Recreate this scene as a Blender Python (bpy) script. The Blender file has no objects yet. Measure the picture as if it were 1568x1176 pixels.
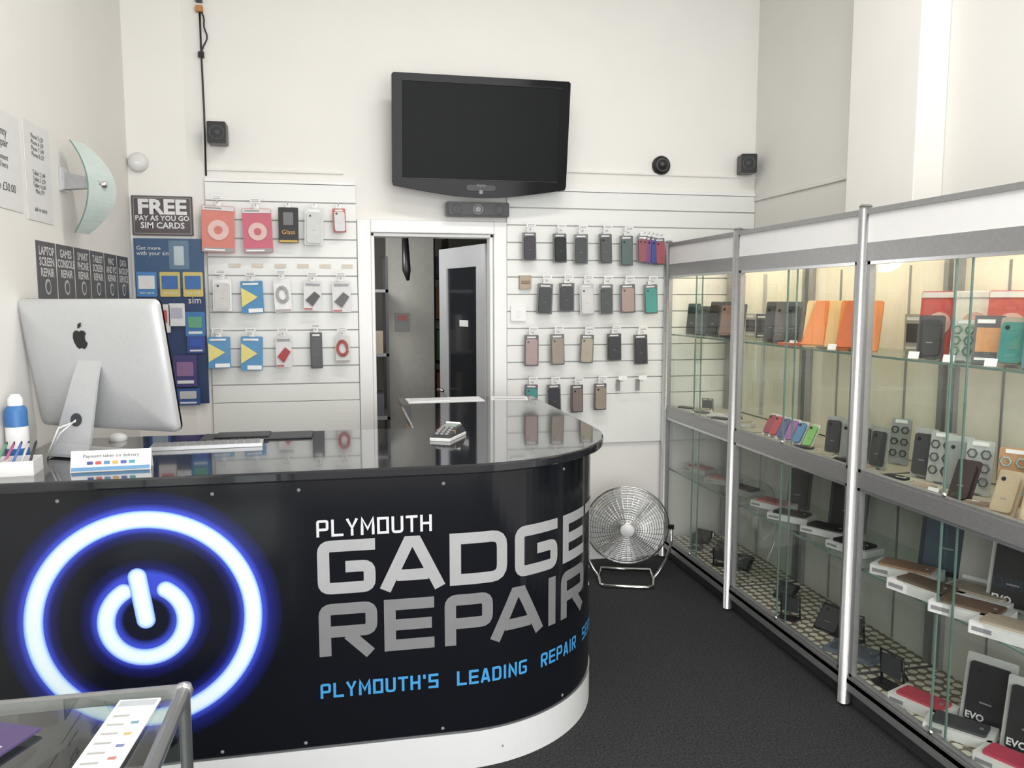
import bpy, bmesh, math, random
from mathutils import Matrix, Vector
random.seed(4)
sc = bpy.context.scene
COL = sc.collection
try:
    sc.view_settings.view_transform = 'Standard'
    sc.view_settings.look = 'None'
except Exception:
    pass

# ---------------------------------------------------------------- materials
def mat(name, col, rough=0.5, metal=0.0, noise=0.0, nscale=20, bump=0.0, emit=0.0, spec=0.5, coat=0.0):
    m = bpy.data.materials.new(name); m.use_nodes = True
    nt = m.node_tree; b = nt.nodes['Principled BSDF']
    b.inputs['Base Color'].default_value = (*col, 1)
    b.inputs['Roughness'].default_value = rough
    b.inputs['Metallic'].default_value = metal
    b.inputs['Specular IOR Level'].default_value = spec
    b.inputs['Coat Weight'].default_value = coat
    if emit:
        b.inputs['Emission Color'].default_value = (*col, 1)
        b.inputs['Emission Strength'].default_value = emit
    if noise or bump:
        tc = nt.nodes.new('ShaderNodeTexCoord')
        n = nt.nodes.new('ShaderNodeTexNoise'); n.inputs['Scale'].default_value = nscale
        n.inputs['Detail'].default_value = 5
        nt.links.new(tc.outputs['Object'], n.inputs['Vector'])
        if noise:
            r = nt.nodes.new('ShaderNodeValToRGB')
            r.color_ramp.elements[0].position = .3; r.color_ramp.elements[1].position = .7
            r.color_ramp.elements[0].color = (*[c*(1-noise) for c in col], 1)
            r.color_ramp.elements[1].color = (*[min(1, c*(1+noise)) for c in col], 1)
            nt.links.new(n.outputs['Fac'], r.inputs['Fac'])
            nt.links.new(r.outputs['Color'], b.inputs['Base Color'])
        if bump:
            bp = nt.nodes.new('ShaderNodeBump'); bp.inputs['Strength'].default_value = bump
            bp.inputs['Distance'].default_value = .01
            nt.links.new(n.outputs['Fac'], bp.inputs['Height'])
            nt.links.new(bp.outputs['Normal'], b.inputs['Normal'])
    return m

_cc = {}
def C(r, g, b, rough=0.45, metal=0.0):
    # colours are dulled and darkened a little from the nominal value
    l = .3*r+.6*g+.1*b
    r, g, b = [round(.82*(c*.85+l*.15), 4) for c in (r, g, b)]
    k = (r, g, b, rough, metal)
    if k not in _cc:
        _cc[k] = mat('paint_%d' % len(_cc), (r, g, b), rough, metal, noise=.04, nscale=30)
    return _cc[k]

def glass(name, tint, refl=0.9, edge=.75, base=.05):
    m = bpy.data.materials.new(name); m.use_nodes = True
    nt = m.node_tree; nt.nodes.clear()
    o = nt.nodes.new('ShaderNodeOutputMaterial'); mx = nt.nodes.new('ShaderNodeMixShader')
    t = nt.nodes.new('ShaderNodeBsdfTransparent'); t.inputs['Color'].default_value = (*tint, 1)
    g = nt.nodes.new('ShaderNodeBsdfGlossy'); g.inputs['Roughness'].default_value = .01
    g.inputs['Color'].default_value = (refl, refl, refl, 1)
    f = nt.nodes.new('ShaderNodeLayerWeight'); f.inputs['Blend'].default_value = .5
    p = nt.nodes.new('ShaderNodeMath'); p.operation = 'POWER'; p.inputs[1].default_value = 4.5
    q = nt.nodes.new('ShaderNodeMath'); q.operation = 'MULTIPLY_ADD'; q.inputs[1].default_value = edge; q.inputs[2].default_value = base
    nt.links.new(f.outputs['Facing'], p.inputs[0]); nt.links.new(p.outputs[0], q.inputs[0])
    nt.links.new(q.outputs[0], mx.inputs[0]); nt.links.new(t.outputs[0], mx.inputs[1])
    nt.links.new(g.outputs[0], mx.inputs[2]); nt.links.new(mx.outputs[0], o.inputs['Surface'])
    return m

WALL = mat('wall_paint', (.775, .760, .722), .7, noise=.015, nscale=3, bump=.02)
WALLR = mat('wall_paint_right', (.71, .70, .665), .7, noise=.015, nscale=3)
CEIL = mat('ceiling_paint', (.80, .79, .77), .8, noise=.01, nscale=4)
SLAT = mat('slatwall_white', (.76, .77, .74), .35, noise=.01, nscale=5)
GROOVE = mat('slat_groove', (.50, .50, .48), .6, noise=.02)
TRIMW = mat('gloss_trim_white', (.80, .80, .79), .3, noise=.01)
BLACKTOP = mat('counter_laminate', (.014, .015, .019), .09, noise=.3, nscale=250, coat=.6)
ALU = mat('aluminium', (.60, .61, .62), .30, .85, noise=.05, nscale=60)
ALUD = mat('aluminium_rail', (.36, .36, .36), .40, .6, noise=.05, nscale=60)
STEEL = mat('chrome', (.80, .80, .80), .15, 1.0, noise=.03)
WHITE = mat('white_plastic', (.82, .82, .81), .4, noise=.01)
KICK = mat('kick_white', (.76, .77, .76), .4, noise=.01)
PAPER = mat('paper', (.82, .82, .82), .6, noise=.02)
BLK = mat('black_plastic', (.012, .012, .013), .35, noise=.1)
GLOSSB = mat('black_gloss', (.003, .003, .004), .12, noise=.1, spec=.14)
SCREEN = mat('tv_screen', (.011, .012, .013), .35, noise=.05, spec=.07)
DARK = mat('dark_grey', (.05, .05, .055), .5, noise=.1)
GREY = mat('mid_grey', (.25, .25, .26), .5, noise=.05)
WOOD = mat('light_wood', (.55, .42, .30), .5, noise=.2, nscale=12)
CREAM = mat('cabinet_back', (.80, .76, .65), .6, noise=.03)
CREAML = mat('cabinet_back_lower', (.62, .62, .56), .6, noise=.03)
GL = glass('cabinet_glass', (.93, .955, .935), .9, .5, .06)
GLS = glass('shelf_glass', (.86, .93, .89), .9, .5)
GEDGE = mat('glass_edge', (.14, .22, .19), .2, noise=.05)
SILV = mat('silver_print', (.40, .40, .405), .4, .1, noise=.03)
SILVD = mat('silver_print_dark', (.22, .22, .225), .4, .1, noise=.03)
LGREY = mat('light_print', (.66, .66, .67), .4, noise=.02)
CYAN = mat('cyan_print', (.06, .32, .66), .4, noise=.02)

CARPET = mat('carpet', (.042, .042, .045), .95, noise=.55, nscale=130, bump=.8, spec=.1)
DOT = bpy.data.materials.new('dotted_liner'); DOT.use_nodes = True
nt = DOT.node_tree; b = nt.nodes['Principled BSDF']; tc = nt.nodes.new('ShaderNodeTexCoord')
vo = nt.nodes.new('ShaderNodeTexVoronoi'); vo.voronoi_dimensions = '2D'; vo.inputs['Scale'].default_value = 22; vo.inputs['Randomness'].default_value = 0.15
rp = nt.nodes.new('ShaderNodeValToRGB'); rp.color_ramp.elements[0].color = (.72, .68, .58, 1); rp.color_ramp.elements[1].color = (.18, .15, .11, 1)
rp.color_ramp.elements[0].position = .36; rp.color_ramp.elements[1].position = .42
nt.links.new(tc.outputs['Object'], vo.inputs['Vector']); nt.links.new(vo.outputs['Distance'], rp.inputs['Fac']); nt.links.new(rp.outputs['Color'], b.inputs['Base Color'])
LX, LZ = -.628, .613
PANEL = bpy.data.materials.new('printed_panel'); PANEL.use_nodes = True
nt = PANEL.node_tree; b = nt.nodes['Principled BSDF']
b.inputs['Roughness'].default_value = .14
geo = nt.nodes.new('ShaderNodeNewGeometry'); sub = nt.nodes.new('ShaderNodeVectorMath'); sub.operation = 'SUBTRACT'; sub.inputs[1].default_value = (LX, 0, LZ)
mul = nt.nodes.new('ShaderNodeVectorMath'); mul.operation = 'MULTIPLY'; mul.inputs[1].default_value = (1, 0, 1)
ln = nt.nodes.new('ShaderNodeVectorMath'); ln.operation = 'LENGTH'
nt.links.new(geo.outputs['Position'], sub.inputs[0]); nt.links.new(sub.outputs[0], mul.inputs[0]); nt.links.new(mul.outputs[0], ln.inputs[0])
rp = nt.nodes.new('ShaderNodeValToRGB'); cr = rp.color_ramp
cr.interpolation = 'LINEAR'
bk = (.006, .007, .010, 1); bl = (.05, .08, .62, 1)
cr.elements[0].position = 0; cr.elements[0].color = (.006, .007, .02, 1)
cr.elements[1].position = 1; cr.elements[1].color = bk
for p, c in ((.065, (.006, .007, .02, 1)), (.085, bl), (.146, bl), (.163, (.012, .014, .12, 1)), (.195, (.006, .007, .014, 1)), (.245, (.006, .007, .014, 1)), (.272, (.012, .014, .12, 1)), (.288, bl), (.350, bl), (.366, (.014, .018, .16, 1)), (.41, bk)):
    e = cr.elements.new(p); e.color = c
nt.links.new(ln.outputs['Value'], rp.inputs['Fac']); nt.links.new(rp.outputs['Color'], b.inputs['Base Color'])
STROKE = bpy.data.materials.new('print_added_glow'); STROKE.use_nodes = True
nt = STROKE.node_tree; b = nt.nodes['Principled BSDF']; b.inputs['Roughness'].default_value = .35
uvn = nt.nodes.new('ShaderNodeUVMap'); sx = nt.nodes.new('ShaderNodeSeparateXYZ'); rp = nt.nodes.new('ShaderNodeValToRGB'); cr = rp.color_ramp
cr.elements[0].position = 0; cr.elements[0].color = (.14, .22, .85, 1); cr.elements[1].position = .5; cr.elements[1].color = (.84, .93, .95, 1)
e = cr.elements.new(.08); e.color = (.36, .58, .95, 1); e = cr.elements.new(.20); e.color = (.70, .86, .95, 1)
nt.links.new(uvn.outputs[0], sx.inputs[0]); nt.links.new(sx.outputs['Y'], rp.inputs['Fac']); nt.links.new(rp.outputs['Color'], b.inputs['Base Color'])
nt.links.new(rp.outputs['Color'], b.inputs['Emission Color']); b.inputs['Emission Strength'].default_value = .12  # slight glow added to whiten the printed symbol, which is no lamp

# ---------------------------------------------------------------- mesh builder
def T(x, y, z): return Matrix.Translation((x, y, z))
def RX(a): return Matrix.Rotation(math.radians(a), 4, 'X')
def RY(a): return Matrix.Rotation(math.radians(a), 4, 'Y')
def RZ(a): return Matrix.Rotation(math.radians(a), 4, 'Z')

def rrect(cx, cz, w, h, r, n=5):
    pts = []
    for (sx_, sz_, a0) in ((1, 1, 0), (-1, 1, 90), (-1, -1, 180), (1, -1, 270)):
        ox = cx + sx_*(w/2-r); oz = cz + sz_*(h/2-r)
        for i in range(n+1):
            a = math.radians(a0 + 90*i/n)
            pts.append((ox + r*math.cos(a), oz + r*math.sin(a)))
    return pts
def circ(cx, cz, r, n=24):
    return [(cx+r*math.cos(2*math.pi*i/n), cz+r*math.sin(2*math.pi*i/n)) for i in range(n)]

class MB:
    def __init__(s): s.v = []; s.f = []; s.mi = []; s.sm = []; s.uv = []; s.mats = []; s.M = Matrix.Identity(4)
    def m(s, mt):
        if mt not in s.mats: s.mats.append(mt)
        return s.mats.index(mt)
    def face(s, pts, mt, smooth=False, uv=None):
        i0 = len(s.v)
        for p in pts: s.v.append(s.M @ Vector(p))
        s.f.append(list(range(i0, i0+len(pts)))); s.mi.append(s.m(mt)); s.sm.append(smooth); s.uv.append(uv)
    def mesh(s, vs, fs, mt, smooth=False):
        i0 = len(s.v); k = s.m(mt)
        for p in vs: s.v.append(s.M @ Vector(p))
        for f in fs:
            s.f.append([i0+i for i in f]); s.mi.append(k); s.sm.append(smooth); s.uv.append(None)
    def box(s, x0, x1, y0, y1, z0, z1, mt):
        vs = [(x0, y0, z0), (x1, y0, z0), (x1, y1, z0), (x0, y1, z0), (x0, y0, z1), (x1, y0, z1), (x1, y1, z1), (x0, y1, z1)]
        s.mesh(vs, [(0, 3, 2, 1), (4, 5, 6, 7), (0, 1, 5, 4), (1, 2, 6, 5), (2, 3, 7, 6), (3, 0, 4, 7)], mt)
    def prism(s, poly, a, b_, mt, ax='y', smooth=False):
        n = len(poly)
        if ax == 'y': vs = [(p[0], a, p[1]) for p in poly]+[(p[0], b_, p[1]) for p in poly]
        elif ax == 'z': vs = [(p[0], p[1], a) for p in poly]+[(p[0], p[1], b_) for p in poly]
        else: vs = [(a, p[0], p[1]) for p in poly]+[(b_, p[0], p[1]) for p in poly]
        fs = [list(range(n)), list(range(2*n-1, n-1, -1))]+[(i, i+n, (i+1) % n+n, (i+1) % n) for i in range(n)]
        s.mesh(vs, fs, mt, smooth)
    def tube(s, pts, r, mt, sides=8, closed=False):
        pts = [Vector(p) for p in pts]; n = len(pts); vs = []; fs = []
        prev = None
        for i, p in enumerate(pts):
            if closed: d = pts[(i+1) % n]-pts[i-1]
            else: d = pts[min(i+1, n-1)]-pts[max(i-1, 0)]
            d.normalize()
            if prev is None:
                up = Vector((0, 0, 1)) if abs(d.z) < .9 else Vector((1, 0, 0))
                a = d.cross(up).normalized()
            else:
                a = (prev - d*prev.dot(d)).normalized()
            prev = a; bb = d.cross(a)
            rr = r[i] if isinstance(r, (list, tuple)) else r
            for k in range(sides):
                t = 2*math.pi*k/sides
                vs.append(p+a*rr*math.cos(t)+bb*rr*math.sin(t))
        m_ = n if closed else n-1
        for i in range(m_):
            j = (i+1) % n
            for k in range(sides):
                fs.append((i*sides+k, i*sides+(k+1) % sides, j*sides+(k+1) % sides, j*sides+k))
        if not closed:
            fs.append(list(range(sides))); fs.append(list(range((n-1)*sides, n*sides)))
        s.mesh(vs, fs, mt, True)
    def lathe(s, prof, mt, seg=32):
        vs = []; fs = []; n = len(prof)
        for i in range(seg):
            t = 2*math.pi*i/seg
            for (r, z) in prof: vs.append((r*math.cos(t), r*math.sin(t), z))
        for i in range(seg):
            j = (i+1) % seg
            for k in range(n-1): fs.append((i*n+k, j*n+k, j*n+k+1, i*n+k+1))
        s.mesh(vs, fs, mt, True)
    def text(s, body, size, x, z, mt, y=-.001, bold=0, align='CENTER', sx=1.0):
        cu = bpy.data.curves.new('t', 'FONT'); cu.body = body; cu.size = size; cu.align_x = align; cu.offset = bold; cu.resolution_u = 2; cu.space_line = .9
        ob = bpy.data.objects.new('t', cu); COL.objects.link(ob)
        bpy.context.view_layer.update()
        dg = bpy.context.evaluated_depsgraph_get()
        me = bpy.data.meshes.new_from_object(ob.evaluated_get(dg))
        s.mesh([(x+v.co.x*sx, y, z+v.co.y) for v in me.vertices], [list(p.vertices) for p in me.polygons], mt)
        bpy.data.objects.remove(ob); bpy.data.curves.remove(cu); bpy.data.meshes.remove(me)
    def build(s, name, parent=None, bevel=0, recalc=True):
        me = bpy.data.meshes.new(name); me.from_pydata([tuple(v) for v in s.v], [], s.f)
        for mt in s.mats: me.materials.append(mt)
        hasuv = any(u for u in s.uv)
        if hasuv: ul = me.uv_layers.new(name='UVMap')
        for p, k, sm, uv in zip(me.polygons, s.mi, s.sm, s.uv):
            p.material_index = k; p.use_smooth = sm
            if hasuv and uv:
                for li, q in zip(p.loop_indices, uv): ul.data[li].uv = q
        if recalc:
            bm = bmesh.new(); bm.from_mesh(me); bmesh.ops.recalc_face_normals(bm, faces=bm.faces); bm.to_mesh(me); bm.free()
        me.update()
        ob = bpy.data.objects.new(name, me); COL.objects.link(ob)
        if parent: ob.parent = parent
        if bevel:
            md = ob.modifiers.new('bevel', 'BEVEL'); md.width = bevel; md.segments = 2; md.limit_method = 'ANGLE'; md.angle_limit = math.radians(50)
        return ob

def simple(name, boxes, mt, bevel=0):
    b = MB()
    for q in boxes: b.box(*q, mt)
    return b.build(name, bevel=bevel)

# ---------------------------------------------------------------- room shell
XL, XR, YB, ZC = -1.10, 2.48, 4.65, 3.70
YF = -1.6
simple('floor', [(XL-.1, XR+.1, YF-.1, 8.0, -.06, 0)], CARPET)
simple('ceiling', [(XL-.1, XR+.1, YF-.1, 8.0, ZC, ZC+.08)], CEIL)
simple('wall_left', [(XL-.1, XL, YF-.1, YB+.1, 0, ZC)], WALL)
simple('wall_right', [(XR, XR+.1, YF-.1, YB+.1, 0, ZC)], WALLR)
DX0, DX1, DZ = .142, .843, 1.975
simple('wall_back', [(XL, DX0, YB, YB+.1, 0, ZC), (DX1, XR, YB, YB+.1, 0, ZC), (DX0, DX1, YB, YB+.1, DZ, ZC)], WALL)
simple('wall_front', [(XL, XR, YF-.1, YF, 2.95, ZC), (XL, -.95, YF-.1, YF, 0, 2.95), (2.35, XR, YF-.1, YF, 0, 2.95), (-.95, 2.35, YF-.1, YF, 0, .35)], WALL)
b = MB()
for x in (-.95, .1, 1.2, 2.30): b.box(x, x+.05, YF-.08, YF-.02, .35, 2.95, ALUD)
b.box(-.95, 2.35, YF-.08, YF-.02, .35, .42, ALUD); b.box(-.95, 2.35, YF-.08, YF-.02, 2.9, 2.95, ALUD)
b.face([(-.95, YF-.05, .4), (2.35, YF-.05, .4), (2.35, YF-.05, 2.92), (-.95, YF-.05, 2.92)], GL)
b.build('window_1')
b = MB(); b.prism([(XL, YB), (XL, 4.59), (-.81, 4.59), (-.735, YB)], 0, ZC, WALL, 'z'); b.build('trim_1')
b = MB(); b.box(2.34, XR, 3.03, 3.50, 0, ZC, WALL); b.build('trim_2', bevel=.004)
b = MB()
b.box(DX0-.075, DX0, YB-.03, YB, 0, DZ+.07, TRIMW); b.box(DX1, DX1+.075, YB-.03, YB, 0, DZ+.07, TRIMW); b.box(DX0, DX1, YB-.03, YB, DZ, DZ+.07, TRIMW)
b.box(DX0, DX0+.02, YB, YB+.1, 0, DZ, TRIMW); b.box(DX1-.02, DX1, YB, YB+.1, 0, DZ, TRIMW); b.box(DX0, DX1, YB, YB+.1, DZ-.02, DZ, TRIMW)
b.build('trim_3', bevel=.004)
simple('trim_4', [(XR-.012, XR, 3.50, YB, 2.20, 2.225)], WALLR, .003)
# surface-run trunking above the slat boards
simple('trim_5', [(XL+.37, .0, YB-.012, YB-.0005, 2.29, 2.302), (1.24, XR, YB-.012, YB-.0005, 2.34, 2.352)], WALL, .002)
simple('baseboard_back', [(1.0, 1.88, YB-.018, YB, 0, .1)], TRIMW, .003)
simple('baseboard_left', [(XL, XL+.015, YF, 2.5, 0, .1)], TRIMW, .003)
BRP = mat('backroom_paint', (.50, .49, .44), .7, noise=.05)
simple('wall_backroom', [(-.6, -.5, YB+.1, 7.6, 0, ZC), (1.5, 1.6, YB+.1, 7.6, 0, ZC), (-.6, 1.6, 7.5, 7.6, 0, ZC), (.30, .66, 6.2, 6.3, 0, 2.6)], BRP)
b = MB()
for i, (x, z) in enumerate(((.05, 2.12), (.25, 2.2), (.45, 2.10), (.7, 2.22))): b.tube([(x-.3, 5.9, z), (x, 5.5, z-.05), (x+.4, 5.1, z+.02)], .022, DARK, 10)
b.box(-.5, 1.5, 5.75, 5.85, 2.08, 2.3, DARK); b.tube([(.40, 5.6, 2.1), (.41, 5.6, 1.80), (.42, 5.6, 1.73)], [.02, .03, .01], BLK, 10)
b.box(-.5, 1.5, 5.0, 6.2, 2.28, 2.32, DARK)
b.build('ceiling_pipework')
b = MB(); b.M = T(.83, YB+.11, 0) @ RZ(90+17)
DL = mat('door_paint', (.50, .51, .52), .4, noise=.02)
b.box(0, .12, -.02, .02, .01, 1.93, DL); b.box(.56, .68, -.02, .02, .01, 1.93, DL)
b.box(.12, .56, -.02, .02, 1.80, 1.93, DL); b.box(.12, .56, -.02, .02, .01, .25, DL); b.box(.12, .56, -.008, .008, .25, 1.80, mat('dark_door_glass', (.015, .018, .022), .1, spec=.3))
b.box(.26, .38, .008, .012, 1.43, 1.47, PAPER)
for s_ in (-1, 1): b.tube([(.63, s_*.02, 1.0), (.63, s_*.06, 1.0), (.54, s_*.06, 1.0)], .009, STEEL)
b.build('door_1')
b = MB()
for z in (.3, .75, 1.2, 1.65): b.box(.02, .29, 5.72, 6.18, z, z+.02, GREY)
for x in (.02, .27):
    for y in (5.72, 6.16): b.box(x, x+.02, y, y+.02, 0, 1.9, DARK)
for z in (.32, .77, 1.22):
    for i in range(3):
        b.box(.05+i*.07, .11+i*.07, 5.76, 6.0, z, z+random.uniform(.12, .3), random.choice([C(.4, .32, .22), C(.6, .6, .6), C(.1, .1, .12)]))
b.build('storage_shelf')
b = MB(); b.box(.36, .47, 6.19, 6.198, 1.36, 1.50, C(.3, .3, .28)); b.box(.38, .45, 6.186, 6.19, 1.44, 1.48, C(.6, .1, .08)); b.build('notice')
b = MB()
for i, (c, z0, z1) in enumerate([((.6, .2, .04), 1.45, 1.7), ((.1, .3, .1), 1.1, 1.35), ((.65, .25, .04), .7, 1.0), ((.2, .2, .3), 1.8, 1.95), ((.6, .6, .58), .4, .64)]):
    b.box(.72, .80, 6.6, 6.9, z0, z1, C(*c))
b.box(.70, .71, 6.55, 6.95, 0, 2.1, DARK); b.box(.81, .82, 6.55, 6.95, 0, 2.1, DARK)
for z in (.38, .68, 1.07, 1.42, 1.77): b.box(.71, .81, 6.55, 6.95, z, z+.015, DARK)
b.build('parts_rack')

# ---------------------------------------------------------------- slatwalls
def slat(x0, x1, z0, n, name):
    YS = YB-.002
    b = MB(); b.box(x0, x1, YS-.006, YS, z0, z0+n*.1, GROOVE)
    for i in range(n): b.box(x0, x1, YS-.018, YS-.006, z0+i*.1+.003, z0+(i+1)*.1-.003, SLAT)
    b.box(x0, x1, YS-.021, YS, z0+n*.1, z0+n*.1+.018, TRIMW)
    b.box(x0, x1, YS-.019, YS, z0-.30, z0, SLAT)
    b.build(name, bevel=.002)
slat(-.73, DX0-.078, 1.03, 12, 'slatwall_panel')
slat(DX1+.078, XR-.002, 1.03, 12, 'slatwall_panel')
YH = YB-.0235

# ---------------------------------------------------------------- hanging products
def pack(b, x, z, w, h, card, prod, kind='case', y=4.565, label=True):
    b.M = T(x, y, z) @ RZ(random.uniform(-12, 12)) @ RY(random.uniform(-2.5, 2.5))
    b.prism(rrect(0, -h/2, w, h, .006), 0, .004, card)
    b.box(-.014, .014, 0, .003, -.002, .022, WHITE)
    if kind == 'case':
        b.prism(rrect(0, -h*.54, w*.80, h*.82, .012), -.012, 0, prod)
        b.prism(circ(-w*.22, -h*.22, .006, 12), -.0135, -.011, BLK)
        b.box(-w*.10, w*.10, -.013, -.011, -h*.615, -h*.605, GREY)
        b.box(-w*.30, w*.30, -.002, 0, -h*.10, -h*.05, PAPER)
    elif kind == 'disc':
        b.prism(circ(0, -h*.52, w*.32), -.006, 0, C(.80, .50, .45)); b.prism(circ(0, -h*.52, w*.13), -.008, 0, prod)
        b.box(-w*.48, w*.48, -.004, 0, -h*.10, -h*.01, C(.75, .72, .70)); b.box(-w*.48, w*.48, -.004, 0, -h*.99, -h*.9, C(.35, .33, .33))
        b.box(-w*.42, w*.1, -.0045, -.004, -h*.07, -h*.04, GREY); b.box(-w*.42, w*.2, -.0045, -.004, -h*.96, -h*.93, PAPER)
    elif kind == 'tri':
        b.prism([(-w*.48, -h*.2), (w*.25, -h*.5), (-w*.48, -h*.8)], -.005, 0, prod)
        b.box(-w*.2, w*.45, -.006, 0, -h*.97, -h*.85, WHITE); b.box(-w*.40, w*.3, -.005, 0, -h*.12, -h*.06, PAPER)
    elif kind == 'cable':
        b.tube([(.02*math.cos(a*.5)*(1+.02*a), -.008, -h*.45+.028*math.sin(a*.5)*(1+.02*a)) for a in range(0, 38)], .0035, prod, 5)
        b.box(-w*.45, w*.45, -.005, 0, -h*.98, -h*.90, C(.5, .45, .45))
    elif kind == 'glass':
        b.text('Glass', w*.32, 0, -h*.75, C(.85, .45, .02), y=-.003)
        b.prism(rrect(0, -h*.32, w*.5, h*.36, .006), -.006, 0, C(.2, .2, .2)); b.box(-w*.46, w*.46, -.003, 0, -h*.98, -h*.92, C(.75, .45, .02))
    elif kind == 'diag':
        b.prism([(-w*.4, -h*.65), (w*.1, -h*.35), (w*.42, -h*.5), (0, -h*.85)], -.012, 0, prod); b.box(-w*.46, w*.0, -.003, 0, -h*.98, -h*.92, C(.6, .15, .12))
        b.box(-w*.4, w*.4, -.003, 0, -h*.16, -h*.08, C(.4, .4, .42))
    b.M = Matrix.Identity(4)
    b.tube([(x, YH, z+.014), (x, y-.04, z+.014), (x, y-.045, z+.022)], .0025, STEEL, 5)
    if label:
        b.box(x-.026, x+.026, y-.048, y-.046, z+.026, z+.048, PAPER)
        for k in range(2): b.box(x-.020, x+.020, y-.049, y-.048, z+.031+k*.008, z+.034+k*.008, GREY)
        b.tube([(x, YH, z+.04), (x, y-.046, z+.04)], .002, STEEL, 5)
b = MB()
BLU = C(.04, .30, .60); WH = C(.8, .8, .8); YEL = C(.90, .75, .15)
WW = C(.95, .95, .95); WG = C(.80, .80, .80)
pack(b, -.656, 2.095, .165, .245, C(.74, .17, .11), C(.70, .14, .09), 'disc')
pack(b, -.462, 2.085, .150, .235, C(.66, .08, .15), C(.62, .07, .12), 'disc')
pack(b, -.297, 2.095, .105, .19, BLK, BLK, 'glass', label=False)
pack(b, -.160, 2.095, .10, .20, C(.74, .77, .72), C(.66, .68, .64), label=False)
pack(b, -.030, 2.095, .07, .13, C(.62, .12, .10), C(.75, .75, .75), label=False)
pack(b, -.650, 1.71, .095, .17, WW, C(.70, .68, .65), 'case')
pack(b, -.500, 1.70, .115, .175, BLU, YEL, 'tri')
pack(b, -.342, 1.71, .09, .18, WW, C(.55, .55, .55), 'cable')
pack(b, -.178, 1.70, .095, .16, WG, C(.08, .08, .08), 'diag')
pack(b, -.026, 1.70, .10, .17, WG, C(.12, .12, .12), 'diag')
pack(b, -.677, 1.40, .115, .17, BLU, YEL, 'tri')
pack(b, -.507, 1.40, .115, .185, BLU, YEL, 'tri')
pack(b, -.342, 1.40, .085, .17, WG, C(.5, .02, .03), 'diag')
pack(b, -.168, 1.42, .065, .20, BLK, C(.08, .09, .09))
pack(b, -.026, 1.40, .08, .15, WG, C(.6, .12, .10), 'cable')
b.M = Matrix.Identity(4)
for i in range(6): b.box(-.62+i*.12, -.56+i*.12, YH-.003, YH-.0005, 1.775, 1.795, C(.76, .66, .54))
b.build('hanging_accessory_packs')
b = MB()
def k(x, z, c, card, w=.088, h=.172, kd='case'): pack(b, x, z+random.uniform(-.006, .006), w*random.uniform(.93, 1.05), h*random.uniform(.93, 1.06), card, c, kd)
for x, c in ((1.038, (.05, .04, .06)), (1.219, (.03, .04, .04)), (1.347, (.03, .04, .04)), (1.495, (.12, .13, .13)), (1.625, (.12, .18, .17))): k(x, 1.98, C(*c), C(.20, .21, .21))
for i, c in enumerate(((.35, .08, .1), (.10, .10, .16), (.25, .08, .28), (.05, .12, .42), (.45, .1, .13))): pack(b, 1.725+i*.026, 1.975-.003*i, .072, .16, C(.2, .2, .22), C(*c), y=4.56, label=False)
for x, c, cd in ((1.136, (.03, .04, .04), .18), (1.263, (.015, .015, .02), .12), (1.383, (.72, .72, .68), .6), (1.504, (.07, .08, .08), .25), (1.635, (.46, .31, .26), .16), (1.78, (.02, .36, .30), .18)): k(x, 1.695, C(*c), C(cd, cd, cd))
for x, c, cd in ((1.053, (.45, .30, .28), .15), (1.207, (.38, .31, .24), .2), (1.391, (.46, .40, .28), .16), (1.557, (.015, .015, .018), .08), (1.722, (.012, .012, .015), .10)): k(x, 1.395, C(*c), C(cd, cd, cd))
for x, c in ((1.053, (.02, .30, .27)), (1.188, (.02, .02, .03)), (1.33, (.26, .20, .19)), (1.475, (.36, .31, .23))): k(x, 1.10, C(*c), C(.15, .14, .14), .080, .158)
b.M = Matrix.Identity(4)
for x in (1.60, 1.725):
    b.tube([(x, YH, 1.114), (x, 4.53, 1.114), (x, 4.525, 1.122)], .0025, STEEL, 5); b.box(x-.026, x+.026, 4.518, 4.52, 1.125, 1.15, PAPER)
    b.box(x-.012, x+.012, 4.60, 4.606, 1.05, 1.12, GREY)
b.build('hanging_phone_case_packs')
b = MB(); b.prism(rrect(.985, 1.52, .09, .09, .008), 4.612, 4.626, WHITE); b.prism(rrect(.985, 1.52, .02, .035, .003), 4.606, 4.613, PAPER); b.build('light_switch')
b = MB(); b.box(.99, 1.06, 4.60, 4.626, 1.66, 1.74, C(.5, .38, .25)); b.box(1.0, 1.05, 4.597, 4.601, 1.69, 1.71, C(.3, .2, .12)); b.build('cardboard_tag', bevel=.003)

# ---------------------------------------------------------------- TV
b = MB(); b.M = T(.745, 4.52, 2.19) @ RX(9)
W, H = .975, .61
body = [(-W/2+.006, 0.03), (-W/2, .05), (-W/2, H-.01), (-W/2+.01, H), (W/2-.01, H), (W/2, H-.01), (W/2, .05), (W/2-.006, .03)] + [(W/2-.12-(W-.24)*i/16, .012-.035*math.sin(math.pi*i/16)) for i in range(17)]
b.prism(body, -.03, .03, GLOSSB)
b.box(-W/2+.055, W/2-.055, -.032, -.028, .075, H-.04, SCREEN)
for x0, x1, z0, z1 in ((-W/2+.05, W/2-.05, .07, .075), (-W/2+.05, W/2-.05, H-.04, H-.035)): b.box(x0, x1, -.0335, -.028, z0, z1, BLK)
b.prism(rrect(0, .03, .17, .035, .016), -.034, -.028, BLK); b.prism(circ(0, .008, .012, 16), -.036, -.028, GREY)
b.text('display', .02, 0, .04, GREY, y=-.035)
b.box(-.3, .3, .03, .06, .1, .5, BLK); b.box(-.12, .12, .05, .075, .2, .42, DARK)
b.M = Matrix.Identity(4); b.box(.60, .90, 4.55, YB-.001, 2.35, 2.6, BLK)
b.build('wall_television', bevel=.003)
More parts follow.
